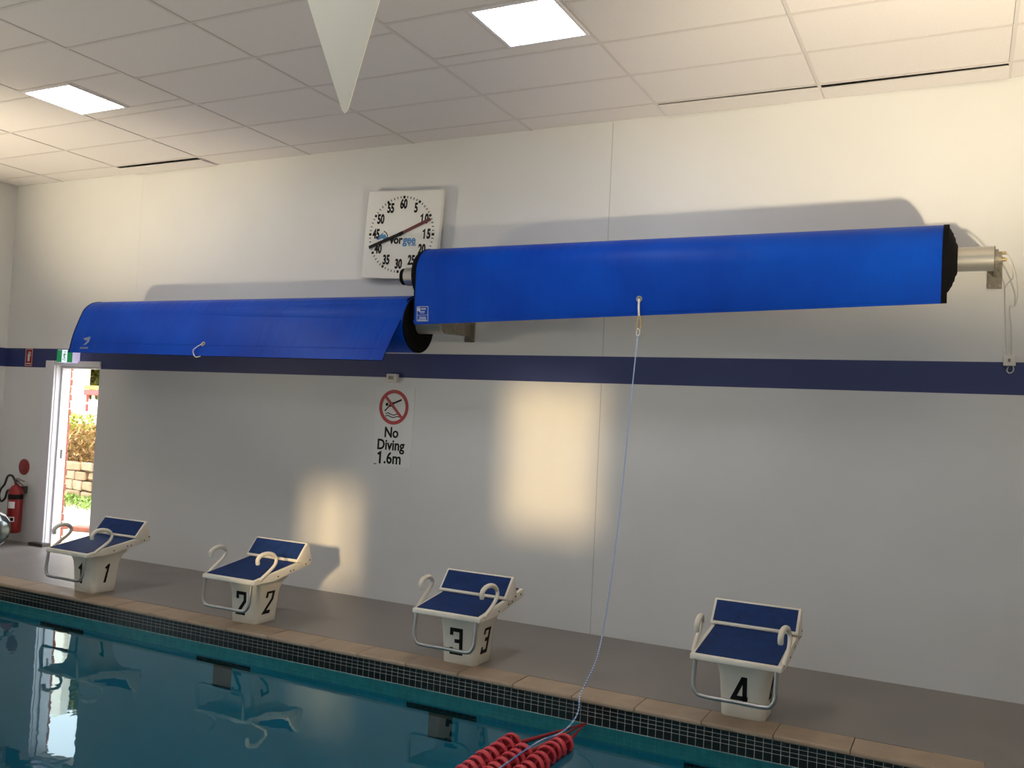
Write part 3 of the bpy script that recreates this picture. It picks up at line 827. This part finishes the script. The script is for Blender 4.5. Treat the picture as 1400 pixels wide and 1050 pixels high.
# ================================================================== WALL-MOUNTED THINGS
# pace clock
CR = math.radians(-2.6); CX, CZ = -4.588, 3.293
ck = thing('pace_clock', (CX, -.08, CZ), 'square white pace clock with black numerals and red and black hand', 'clock')
Tc = wallT(CX, -.080, CZ, CR)
def boxT(T, u0, u1, v0, v1, d0, d1, bevel=.004):
    bm = bmesh.new(); bx(bm, u0, u1, -d1, -d0, v0, v1, bevel=bevel, seg=2)
    for v in bm.verts: v.co = T(v.co.x, v.co.z, -v.co.y)
    return bm
obj('case', boxT(Tc, -.40, .40, -.40, .40, -.045, 0.0, .006), 'clock_white', ck)
obj('rim', boxT(Tc, .385, .4015, -.40, .40, -.02, .004, .002), 'clock_white', ck)
obj('mount', boxT(Tc, -.2, .2, -.2, .2, -.079, -.045, .0), 'bracket', ck)
RT = .338
for k in range(60):
    bm = bmesh.new()
    a = PI/2-2*PI*k/60; du, dv = math.cos(a), math.sin(a)
    if k % 5 == 0: stroke(bm, [(du*(RT-.012), dv*(RT-.012)), (du*(RT+.012), dv*(RT+.012))], .022, Tc, .002)
    else: stroke(bm, [(du*(RT-.010), dv*(RT-.010)), (du*(RT+.010), dv*(RT+.010))], .007, Tc, .002)
    obj('second_mark', bm, 'black', ck)
for k in range(1, 13):
    a = PI/2-2*PI*k/12; rr = .272
    TT = (lambda u, v, d=0.0, a=a, rr=rr: Tc(u+rr*math.cos(a), v+rr*math.sin(a), d))
    t_ = str(k*5)
    if t_[0] == '1':
        bm = text_bm(t_[1], .118, (lambda u, v, d=0.0, TT=TT: TT(u+.021, v, d)), .64, .005)
        stroke(bm, [(-.043, .022), (-.024, .040), (-.024, -.041)], .013, TT, .002)
    else: bm = text_bm(t_, .118, TT, .64, .005)
    obj('numeral', bm, 'black', ck)
# maker's name
TT = lambda u, v, d=0.0: Tc(u-.115, v-.052, d)
obj('lettering', text_bm('vor', .105, TT, .92, .0035, align='LEFT'), 'black', ck)
TT = lambda u, v, d=0.0: Tc(u+.028, v-.052, d)
obj('lettering', text_bm('gee', .105, TT, .92, .0030, align='LEFT'), 'logo_blue', ck)
TT = lambda u, v, d=0.0: Tc(u+.128, v-.094, d)
obj('lettering', text_bm('by water', .026, TT, .9, .0005), 'logo_blue', ck)
bm = bmesh.new()
poly2(bm, [(-.262, -.052), (-.245, -.020), (-.205, .012), (-.19, .016), (-.205, -.004), (-.172, .0), (-.150, -.03), (-.168, -.056), (-.21, -.066), (-.185, -.046), (-.20, -.036), (-.235, -.048)], Tc, .002)
obj('logo_swirl', bm, 'logo_blue', ck)
bm = bmesh.new(); stroke(bm, [(-.19, .03), (-.165, .016), (-.145, -.01), (-.143, -.04)], .008, Tc, .002); obj('logo_swirl', bm, 'black', ck)
aR = math.radians(90-66.5); aK = math.radians(90-249)
TT = lambda u, v, d=0.0: Tc(u-.01, v, d+.006)
bm = bmesh.new(); stroke(bm, [(0, 0), (.338*math.cos(aR), .338*math.sin(aR))], .029, TT, .003); obj('hand', bm, 'hand_red', ck)
TT = lambda u, v, d=0.0: Tc(u-.01, v, d+.010)
bm = bmesh.new(); stroke(bm, [(.04*math.cos(aR), .04*math.sin(aR)), (0, 0), (.345*math.cos(aK), .345*math.sin(aK))], .030, TT, .003); obj('hand', bm, 'black', ck)
obj('hub', lathe(bmesh.new(), [(-.08, .016), (-.096, .016), (-.098, .010)], (CX-.01, 0, CZ), 'y', 16), 'black', ck)

# no diving sign
sg = thing('no_diving_sign', (-4.61, 0, 1.56), 'white No Diving 1.6m sign with red prohibition ring', 'sign')
Ts = wallT(-4.61, -.0045, 1.5575, math.radians(-.5))
obj('plate', boxT(Ts, -.208, .208, -.358, .358, -.0045, 0, .001), 'sign_white', sg)
obj('prohibition_ring', ring2(bmesh.new(), -.008, .178, .126, .158, Ts, .0015, 44), 'sign_red', sg)
bm = bmesh.new(); stroke(bm, [(-.008-.098, .178+.098), (-.008+.098, .178-.098)], .026, lambda u, v, d=0: Ts(u, v, d+.0012), .0015); obj('prohibition_bar', bm, 'sign_red', sg)
bm = bmesh.new()
poly2(bm, [(-.083+.016*math.cos(q*PI/6), .200+.016*math.sin(q*PI/6)) for q in range(12)], Ts, .001)
stroke(bm, [(.072, .248), (-.015, .212)], .017, Ts, .001); stroke(bm, [(-.012, .214), (-.055, .188)], .026, Ts, .001); stroke(bm, [(-.05, .194), (-.105, .140)], .012, Ts, .001)
for dz in (0, -.022): stroke(bm, [(-.092, .116+dz), (-.065, .124+dz), (-.035, .112+dz), (-.005, .106+dz), (.03, .118+dz), (.072, .112+dz)], .008, Ts, .001)
obj('diver_symbol', bm, 'black', sg)
for tx_, v, sz, u in (('No', -.055, .132, -.018), ('Diving', -.168, .132, -.018), ('.6m', -.287, .145, .010)):
    bm = text_bm(tx_, sz, (lambda uu, vv, d=0.0, v=v, u=u: Ts(uu+u, vv+v, d)), .88, .0032)
    if tx_ == '.6m': stroke(bm, [(-.152, -.254), (-.124, -.238), (-.124, -.338)], .020, Ts, .002)
    obj('lettering', bm, 'black', sg)
bm = bmesh.new(); stroke(bm, [(-.192, -.344), (-.160, -.344)], .008, Ts, .001); obj('small_print', bm, 'black', sg)

# junction boxes
def jbox(x0, x1, z0, z1, label):
    t = thing('junction_box', ((x0+x1)/2, 0, z0), label, 'electrical box', 'small electrical boxes on the wall')
    obj('body', box(x0, x1, -.045, 0, z0, z1, bevel=.006), 'white_plastic', t, smooth=40)
    obj('cover_plate', box(x0+.026, x1-.030, -.050, -.044, z0+.026, z1-.020, bevel=.003, seg=1), 'bracket', t)
jbox(-4.690, -4.580, 1.958, 2.036, 'small white electrical box above the No Diving sign')
jbox(.212, .285, 2.195, 2.263, 'small white electrical box on the navy stripe at the right edge')
cb = thing('motor_cable', (.22, -.02, 2.26), 'thin white cables looping from the right bracket down to the wall box', 'cable')
def cable(pts, r=.0035): obj('cable', tube(bmesh.new(), catmull(pts, 6), r, 6), 'white_plastic', cb, smooth=60)
cable([(.20, RC-.01, 2.836), (.235, -.36, 2.80), (.25, -.2, 2.76), (.225, -.06, 2.74), (.215, -.012, 2.70), (.222, -.010, 2.50), (.232, -.010, 2.30), (.236, -.012, 2.262)])
cable([(.20, RC-.01, 2.878), (.225, -.35, 2.86), (.265, -.15, 2.80), (.285, -.05, 2.68), (.275, -.012, 2.60), (.245, -.010, 2.585), (.255, -.010, 2.45), (.266, -.012, 2.262)])
cable([(.245, -.02, 2.196), (.235, -.02, 2.165), (.252, -.02, 2.148), (.272, -.02, 2.165), (.27, -.02, 2.2)], .004)

# fire equipment sign on the stripe
fs = thing('fire_sign', (-9.70, 0, 2.12), 'small red fire extinguisher sign on the navy stripe left of the door', 'sign')
Tf = wallT(-9.70, -.0065, 2.118)
obj('plate', boxT(Tf, -.066, .066, -.104, .104, -.004, 0, .001), 'ext_red', fs)
bm = bmesh.new()
stroke(bm, [(-.058, -.096), (.058, -.096), (.058, .096), (-.058, .096), (-.058, -.096)], .005, Tf, .001)
stroke(bm, [(-.002, -.045), (-.002, .04)], .036, Tf, .001); stroke(bm, [(-.002, .045), (-.002, .062)], .016, Tf, .001); stroke(bm, [(.0, .064), (.026, .058), (.03, .01)], .007, Tf, .001)
stroke(bm, [(-.04, -.072), (.04, -.072)], .010, Tf, .001)
obj('extinguisher_symbol', bm, 'sign_white', fs)
# round red marker above the extinguisher
dm = thing('marker_disc', (-9.55, 0, .9), 'round red marker plate above the fire extinguisher', 'sign')
obj('plate', lathe(bmesh.new(), [(0, .092), (-.006, .092), (-.008, .088)], (-9.655, 0, .855), 'y', 32), 'ext_red', dm, smooth=30)
# fire extinguisher
ex = thing('fire_extinguisher', (-9.60, -.12, .02), 'red fire extinguisher with black hose hanging beside the door', 'fire extinguisher')
ec = (-9.60, -.12, 0)
obj('cylinder', lathe(bmesh.new(), [(.12, .02), (.12, .068), (.135, .078), (.56, .078), (.61, .07), (.645, .045), (.66, .022), (.675, .022)], ec, 'z', 28), 'ext_red', ex, smooth=35)
obj('black_band', lathe(bmesh.new(), [(.50, .0785), (.50, .0795), (.555, .0795), (.555, .0785)], ec, 'z', 28), 'black', ex, smooth=35)
def patch(a0, a1, z0, z1, r, m, name):
    bm = bmesh.new(); K = 8; g = []
    for k in range(K+1):
        a = math.radians(a0+(a1-a0)*k/K); g.append([bm.verts.new((ec[0]+rr*math.cos(a), ec[1]+rr*math.sin(a), z)) for rr in (r, r+.0012) for z in (z0, z1)])
    for k in range(K):
        A, B = g[k], g[k+1]
        bm.faces.new((A[2], A[3], B[3], B[2])); bm.faces.new((A[0], B[0], B[1], A[1])); bm.faces.new((A[1], B[1], B[3], A[3])); bm.faces.new((A[0], A[2], B[2], B[0]))
    bm.faces.new((g[0][0], g[0][1], g[0][3], g[0][2])); bm.faces.new((g[K][0], g[K][2], g[K][3], g[K][1]))
    obj(name, bm, m, ex)
patch(266, 322, .40, .475, .0785, 'sign_white', 'label'); patch(266, 326, .25, .305, .0785, 'sign_white', 'label'); patch(296, 318, .26, .295, .080, 'black', 'label_print')
obj('valve', box(-9.62, -9.58, -.14, -.10, .672, .72, bevel=.006), 'bolt', ex)
obj('lever', prism(bmesh.new(), [(-9.615, .72), (-9.60, .735), (-9.47, .71), (-9.47, .70), (-9.59, .712)], 'y', -.133, -.107), 'steel', ex)
obj('lever', prism(bmesh.new(), [(-9.61, .70), (-9.59, .705), (-9.49, .665), (-9.492, .655), (-9.60, .685)], 'y', -.133, -.107), 'steel', ex)
hp = catmull([(-9.61, -.13, .70), (-9.645, -.15, .76), (-9.69, -.17, .75), (-9.72, -.18, .66), (-9.78, -.18, .60), (-9.82, -.17, .52), (-9.79, -.16, .46), (-9.74, -.15, .50), (-9.71, -.15, .58), (-9.66, -.15, .60)], 6)
obj('hose', tube(bmesh.new(), hp, .012, 10), 'rubber', ex, smooth=60)
obj('wall_hook', box(-9.63, -9.57, -.06, 0, .56, .64), 'bolt', ex)

# exit sign
es = thing('exit_sign', (-8.99, -.05, 2.06), 'green and white illuminated running-man exit sign above the door', 'sign')
ex0, ex1, ez0, ez1, ed = -9.090, -8.830, 2.062, 2.206, -.10
obj('body', box(ex0+.004, ex1, ed+.002, -.004, ez0, ez1, bevel=.003, seg=1), 'exit_side', es)
w3 = (ex1-ex0)/3
obj('green_panel', box(ex0+.004, ex0+w3, ed-.002, ed+.002, ez0+.004, ez1-.004), 'exit_green', es)
obj('white_panel', box(ex0+w3, ex0+2*w3, ed-.002, ed+.002, ez0+.004, ez1-.004), 'exit_white', es)
obj('green_panel', box(ex0+2*w3, ex1-.004, ed-.002, ed+.002, ez0+.004, ez1-.004), 'exit_green', es)
Te = wallT((ex0+ex1)/2, ed-.0025, (ez0+ez1)/2)
bm = bmesh.new(); poly2(bm, [(.008+.010*math.cos(q*PI/5), .046+.010*math.sin(q*PI/5)) for q in range(10)], Te, .001)
stroke(bm, [(.004, .030), (-.004, -.005)], .016, Te, .001); stroke(bm, [(.004, .026), (.022, .012), (.03, .022)], .007, Te, .001); stroke(bm, [(.0, .026), (-.02, .016), (-.024, -.002)], .007, Te, .001)
stroke(bm, [(-.004, -.004), (.014, -.026), (.010, -.055)], .009, Te, .001); stroke(bm, [(-.006, -.004), (-.012, -.034), (-.034, -.044)], .009, Te, .001)
obj('running_man', bm, 'exit_green', es)

# shiny drum at the left edge
dr = thing('steel_drum', (-9.43, -.50, 0), 'dark shiny rounded drum on the deck in front of the fire extinguisher', 'drum')
bm = lathe(bmesh.new(), [(-.42, .10), (-.40, .14), (-.30, .185), (-.05, .205), (.02, .200), (.10, .165), (.155, .105), (.165, .06)], (-9.43, -.50, .207), 'x', 14)
obj('shell', bm, 'chrome', dr, smooth=20)
bm = lathe(bmesh.new(), [(.03, .190), (.032, .203), (.052, .195), (.054, .18)], (-9.43, -.50, .207), 'x', 14); obj('band', bm, 'steel', dr, smooth=20)

# backstroke pennant on its cord
fy = -4.65
pf = thing('pennant_flag', (-1.75, fy, 3.25), 'white triangular pennant hanging from a cord near the camera', 'flag')
bm = bmesh.new(); FT = (-1.712, 2.590)
P = [(-2.030, 3.310), (-1.524, 3.200), (FT[0]+.011, FT[1]+.010), (FT[0], FT[1]), (FT[0]-.011, FT[1]+.010)]
prism(bm, P, 'y', fy-.0012, fy+.0012); obj('flag', bm, 'flag', pf)
cpts = [(XL+.01, fy, 3.72), (-6.0, fy, 3.55), (-3.4, fy, 3.40), (-2.030, fy, 3.310), (-1.524, fy, 3.200), (0.4, fy, 3.20), (XR-.01, fy, 3.32)]
obj('cord', tube(bmesh.new(), catmull(cpts, 6), .004, 6), 'white_plastic', pf, smooth=60)

# ================================================================== LANE ROPES
def float_mesh():
    bm = bmesh.new(); R, r, w, seg = .060, .049, .014, 16
    # outer ring
    rings = []
    for (a, q) in ((-w, r), (-w, R-.003), (-w*.4, R), (w*.4, R), (w, R-.003), (w, r)):
        rings.append([bm.verts.new((q*math.cos(2*PI*k/seg), a, q*math.sin(2*PI*k/seg))) for k in range(seg)])
    rings.append(rings[0])
    for A, B in zip(rings, rings[1:]):
        for k in range(seg): bm.faces.new((A[k], A[(k+1) % seg], B[(k+1) % seg], B[k]))
    # spokes and hub
    for k in range(4):
        a = PI/4+k*PI/2; c, s = math.cos(a), math.sin(a); h = .006
        q = [(.012*c-h*s, .012*s+h*c), (.012*c+h*s, .012*s-h*c), (.050*c+h*s, .050*s-h*c), (.050*c-h*s, .050*s+h*c)]
        A = [bm.verts.new((p[0], -.008, p[1])) for p in q]; B = [bm.verts.new((p[0], .008, p[1])) for p in q]
        bm.faces.new(A); bm.faces.new(B[::-1])
        for j in range(4): bm.faces.new((A[j], B[j], B[(j+1) % 4], A[(j+1) % 4]))
    lathe(bm, [(-.021, .016), (.021, .016)], (0, 0, 0), 'y', 8, mi=1)
    prof = []
    A = [bm.verts.new((.050*math.cos(2*PI*k/seg), -.001, .050*math.sin(2*PI*k/seg))) for k in range(seg)]
    B = [bm.verts.new((.050*math.cos(2*PI*k/seg), .001, .050*math.sin(2*PI*k/seg))) for k in range(seg)]
    bm.faces.new(A).material_index = 1; bm.faces.new(B[::-1]).material_index = 1
    return bm
fproto = None
for name, xa, ya, xb, lab in (('a', -2.228, -2.20, -2.240, 'red disc lane rope floating leftmost of the three gathered together'),
                              ('b', -2.106, -2.30, -2.118, 'red disc lane rope floating in the middle of the three, under the pull rope'),
                              ('c', -1.980, -2.03, -1.982, 'red disc lane rope floating rightmost of the three gathered together')):
    t = thing('lane_rope', (xa, ya, ZW), lab, 'lane rope', 'red lane ropes gathered in the pool')
    A_ = Vector((-2.028, PY1-.006, ZW+.004)); B_ = Vector((xa, ya+.02, ZW+.012))
    obj('wire', tube(bmesh.new(), [A_, A_.lerp(B_, .5), B_, Vector((xb, -4.6, ZW+.022))], .005, 6), 'float_dark', t, smooth=60)
    tp = [A_.lerp(B_, .30+.68*q/6) for q in range(7)]
    obj('end_sleeve', tube(bmesh.new(), tp, [.006+.009*q/6 for q in range(7)], 8), 'float_dark', t, smooth=60)
    nf = 32
    for i in range(nf):
        y = ya-.078*i; x = xa+(xb-xa)*i/nf + .004*math.sin(i*.9+xa*5)
        rot = (random.uniform(-.08, .22), random.uniform(0, PI/2), random.uniform(-.22, .1)); loc = (x, y, ZW+.022+random.uniform(-.004, .004))
        if fproto is None:
            fproto = obj('float_disc', float_mesh(), ['float', 'float_dark'], t, smooth=30)
            for v in fproto.data.vertices: v.co += OFF[t.name]
            fproto.location = Vector(loc)-OFF[t.name]; fproto.rotation_euler = rot
        else: inst('float_disc', fproto, t, loc, rot)

# ================================================================== GARDEN BEYOND THE DOOR
G0, G1 = -17.5, -7.5
struct('ground_outside', box(-22, 4, .16, 3.5, -.2, -.005), 'paving')
struct('ground_terrace', box(-22, 4, 3.62, 14, -.2, .56), 'soil')
def leaf_blob(name, n, x0, x1, y0, y1, z0, z1, size, m, seed, shape=None):
    rnd = random.Random(seed); bm = bmesh.new()
    for i in range(n):
        x = rnd.uniform(x0, x1); y = rnd.uniform(y0, y1); z = rnd.uniform(z0, z1)
        if shape and not shape(x, y, z): continue
        s = size*rnd.uniform(.6, 1.3)
        Rm = Matrix.Rotation(rnd.uniform(0, 6.3), 3, 'Z') @ Matrix.Rotation(rnd.uniform(-1.2, 1.2), 3, 'X')
        q = [Vector((-s*.4, 0, 0)), Vector((0, s, .1*s)), Vector((s*.4, 0, 0)), Vector((0, -s*.6, -.1*s))]
        vs_ = [bm.verts.new(Vector((x, y, z))+Rm @ p) for p in q]; bm.faces.new(vs_)
    return bm
# stone retaining wall
rw = thing('retaining_wall', (-13, 3.6, 0), 'low wall of rough sandstone blocks seen through the open door', 'wall')
obj('mortar_core', box(G0, G1, 3.42, 3.62, -.05, .60), 'mortar', rw)
rnd = random.Random(3); k = 0
zrow = 0.0
for row, hgt in enumerate((.155, .17, .15, .15)):
    x = G0+rnd.uniform(0, .2)
    while x < G1-.1:
        w = rnd.uniform(.20, .42)
        bm = bmesh.new(); bx(bm, x+.010, min(x+w, G1)-.010, 3.33+rnd.uniform(-.02, .03), 3.45, zrow+.008, zrow+hgt-.010)
        for v in bm.verts:
            v.co += Vector((rnd.uniform(-.014, .014), rnd.uniform(-.012, .012), rnd.uniform(-.018, .018)))
        bmesh.ops.bevel(bm, geom=bm.edges[:], offset=.018, segments=1, affect='EDGES')
        obj('stone', bm, 'stone' if rnd.random() < .55 else 'stone2', rw, smooth=20); x += w
    zrow += hgt
tag(obj('grass_verge', leaf_blob('grass', 5200, G0, G1, 2.55, 3.34, -.01, .09, .055, 'grass', 5, lambda x, y, z: z < .02+.10*max(0, (y-2.5)/.8)), 'grass'), 'green grass verge at the foot of the stone wall', 'grass', kind='stuff')
tag(obj('dry_vine', leaf_blob('v', 6500, G0, G1, 3.36, 3.72, .58, 1.14, .06, 'vine', 6), 'vine'), 'tangle of dry brown vines trailing over the stone wall', 'vine', kind='stuff')
hd = thing('clipped_hedge', (-13, 3.95, .56), 'yellow-green clipped hedge above the stone wall', 'hedge')
obj('foliage', leaf_blob('h', 9000, G0, G1, 3.60, 4.35, .80, 1.40, .055, 'hedge', 7), 'hedge', hd)
obj('twigs', box(G0+.1, G1-.1, 3.80, 4.15, .5, 1.22), 'vine', hd)
tr_ = thing('garden_tree', (-17.2, 8.4, .5), 'olive-green leafy tree at the upper right of the doorway view', 'tree')
obj('foliage', leaf_blob('t', 24000, -19.6, -15.4, 7.4, 9.4, 1.7, 5.2, .12, 'tree', 8), 'tree', tr_)
obj('trunk', lathe(bmesh.new(), [(.5, .16), (1.6, .12), (3.4, .05)], (-17.2, 8.4, 0), 'z', 12), 'vine', tr_, smooth=40)
# neighbouring building: cream wall with white pilaster
nb = thing('garden_building', (-18.6, 7.3, .5), 'pale sunlit building with a white corner, beyond the hedge', 'building')
obj('wall', box(-24, -18.55, 6.85, 7.02, .5, 5.0), 'cream', nb)
obj('pilaster', box(-18.55, -17.55, 6.8, 7.05, .5, 5.0, bevel=.02, seg=1), 'render', nb)
obj('plinth', box(-18.5, -13.5, 6.4, 6.75, .5, 1.38), 'render', nb)
# red railing on posts in front of the tree
rl = thing('garden_railing', (-16.6, 6.9, .6), 'red rail over a pale lattice in front of the tree', 'railing')
obj('rail', box(-17.5, -14.4, 6.85, 6.95, 1.74, 1.86, bevel=.01, seg=1), 'roof_red', rl)
obj('rail', box(-17.5, -14.4, 6.87, 6.93, 1.87, 1.95), 'yellow', rl)
for i in range(16):
    obj('lattice_bar', box(-17.45+i*.19, -17.41+i*.19, 6.88, 6.92, 1.38, 1.74), 'roof_red' if i % 3 == 0 else 'render', rl)
obj('lattice_bar', box(-17.5, -14.4, 6.875, 6.925, 1.54, 1.58), 'render', rl)
# loose bricks by the doorway
for i, (x, y, rz) in enumerate(((-10.55, 1.00, .15), (-9.80, 1.12, .25))):
    bm = bmesh.new(); bx(bm, -.30, .30, -.09, .09, 0, .06, bevel=.012)
    for v in bm.verts: v.co = Matrix.Rotation(rz, 3, 'Z') @ v.co + Vector((x, y, -.005))
    tag(obj('edging_brick', bm, 'brick', origin=(x, y, 0)), ('red edging brick lying on the paving just outside the door', 'second red edging brick on the paving, farther from the door')[i], 'brick', 'edging bricks outside the door')
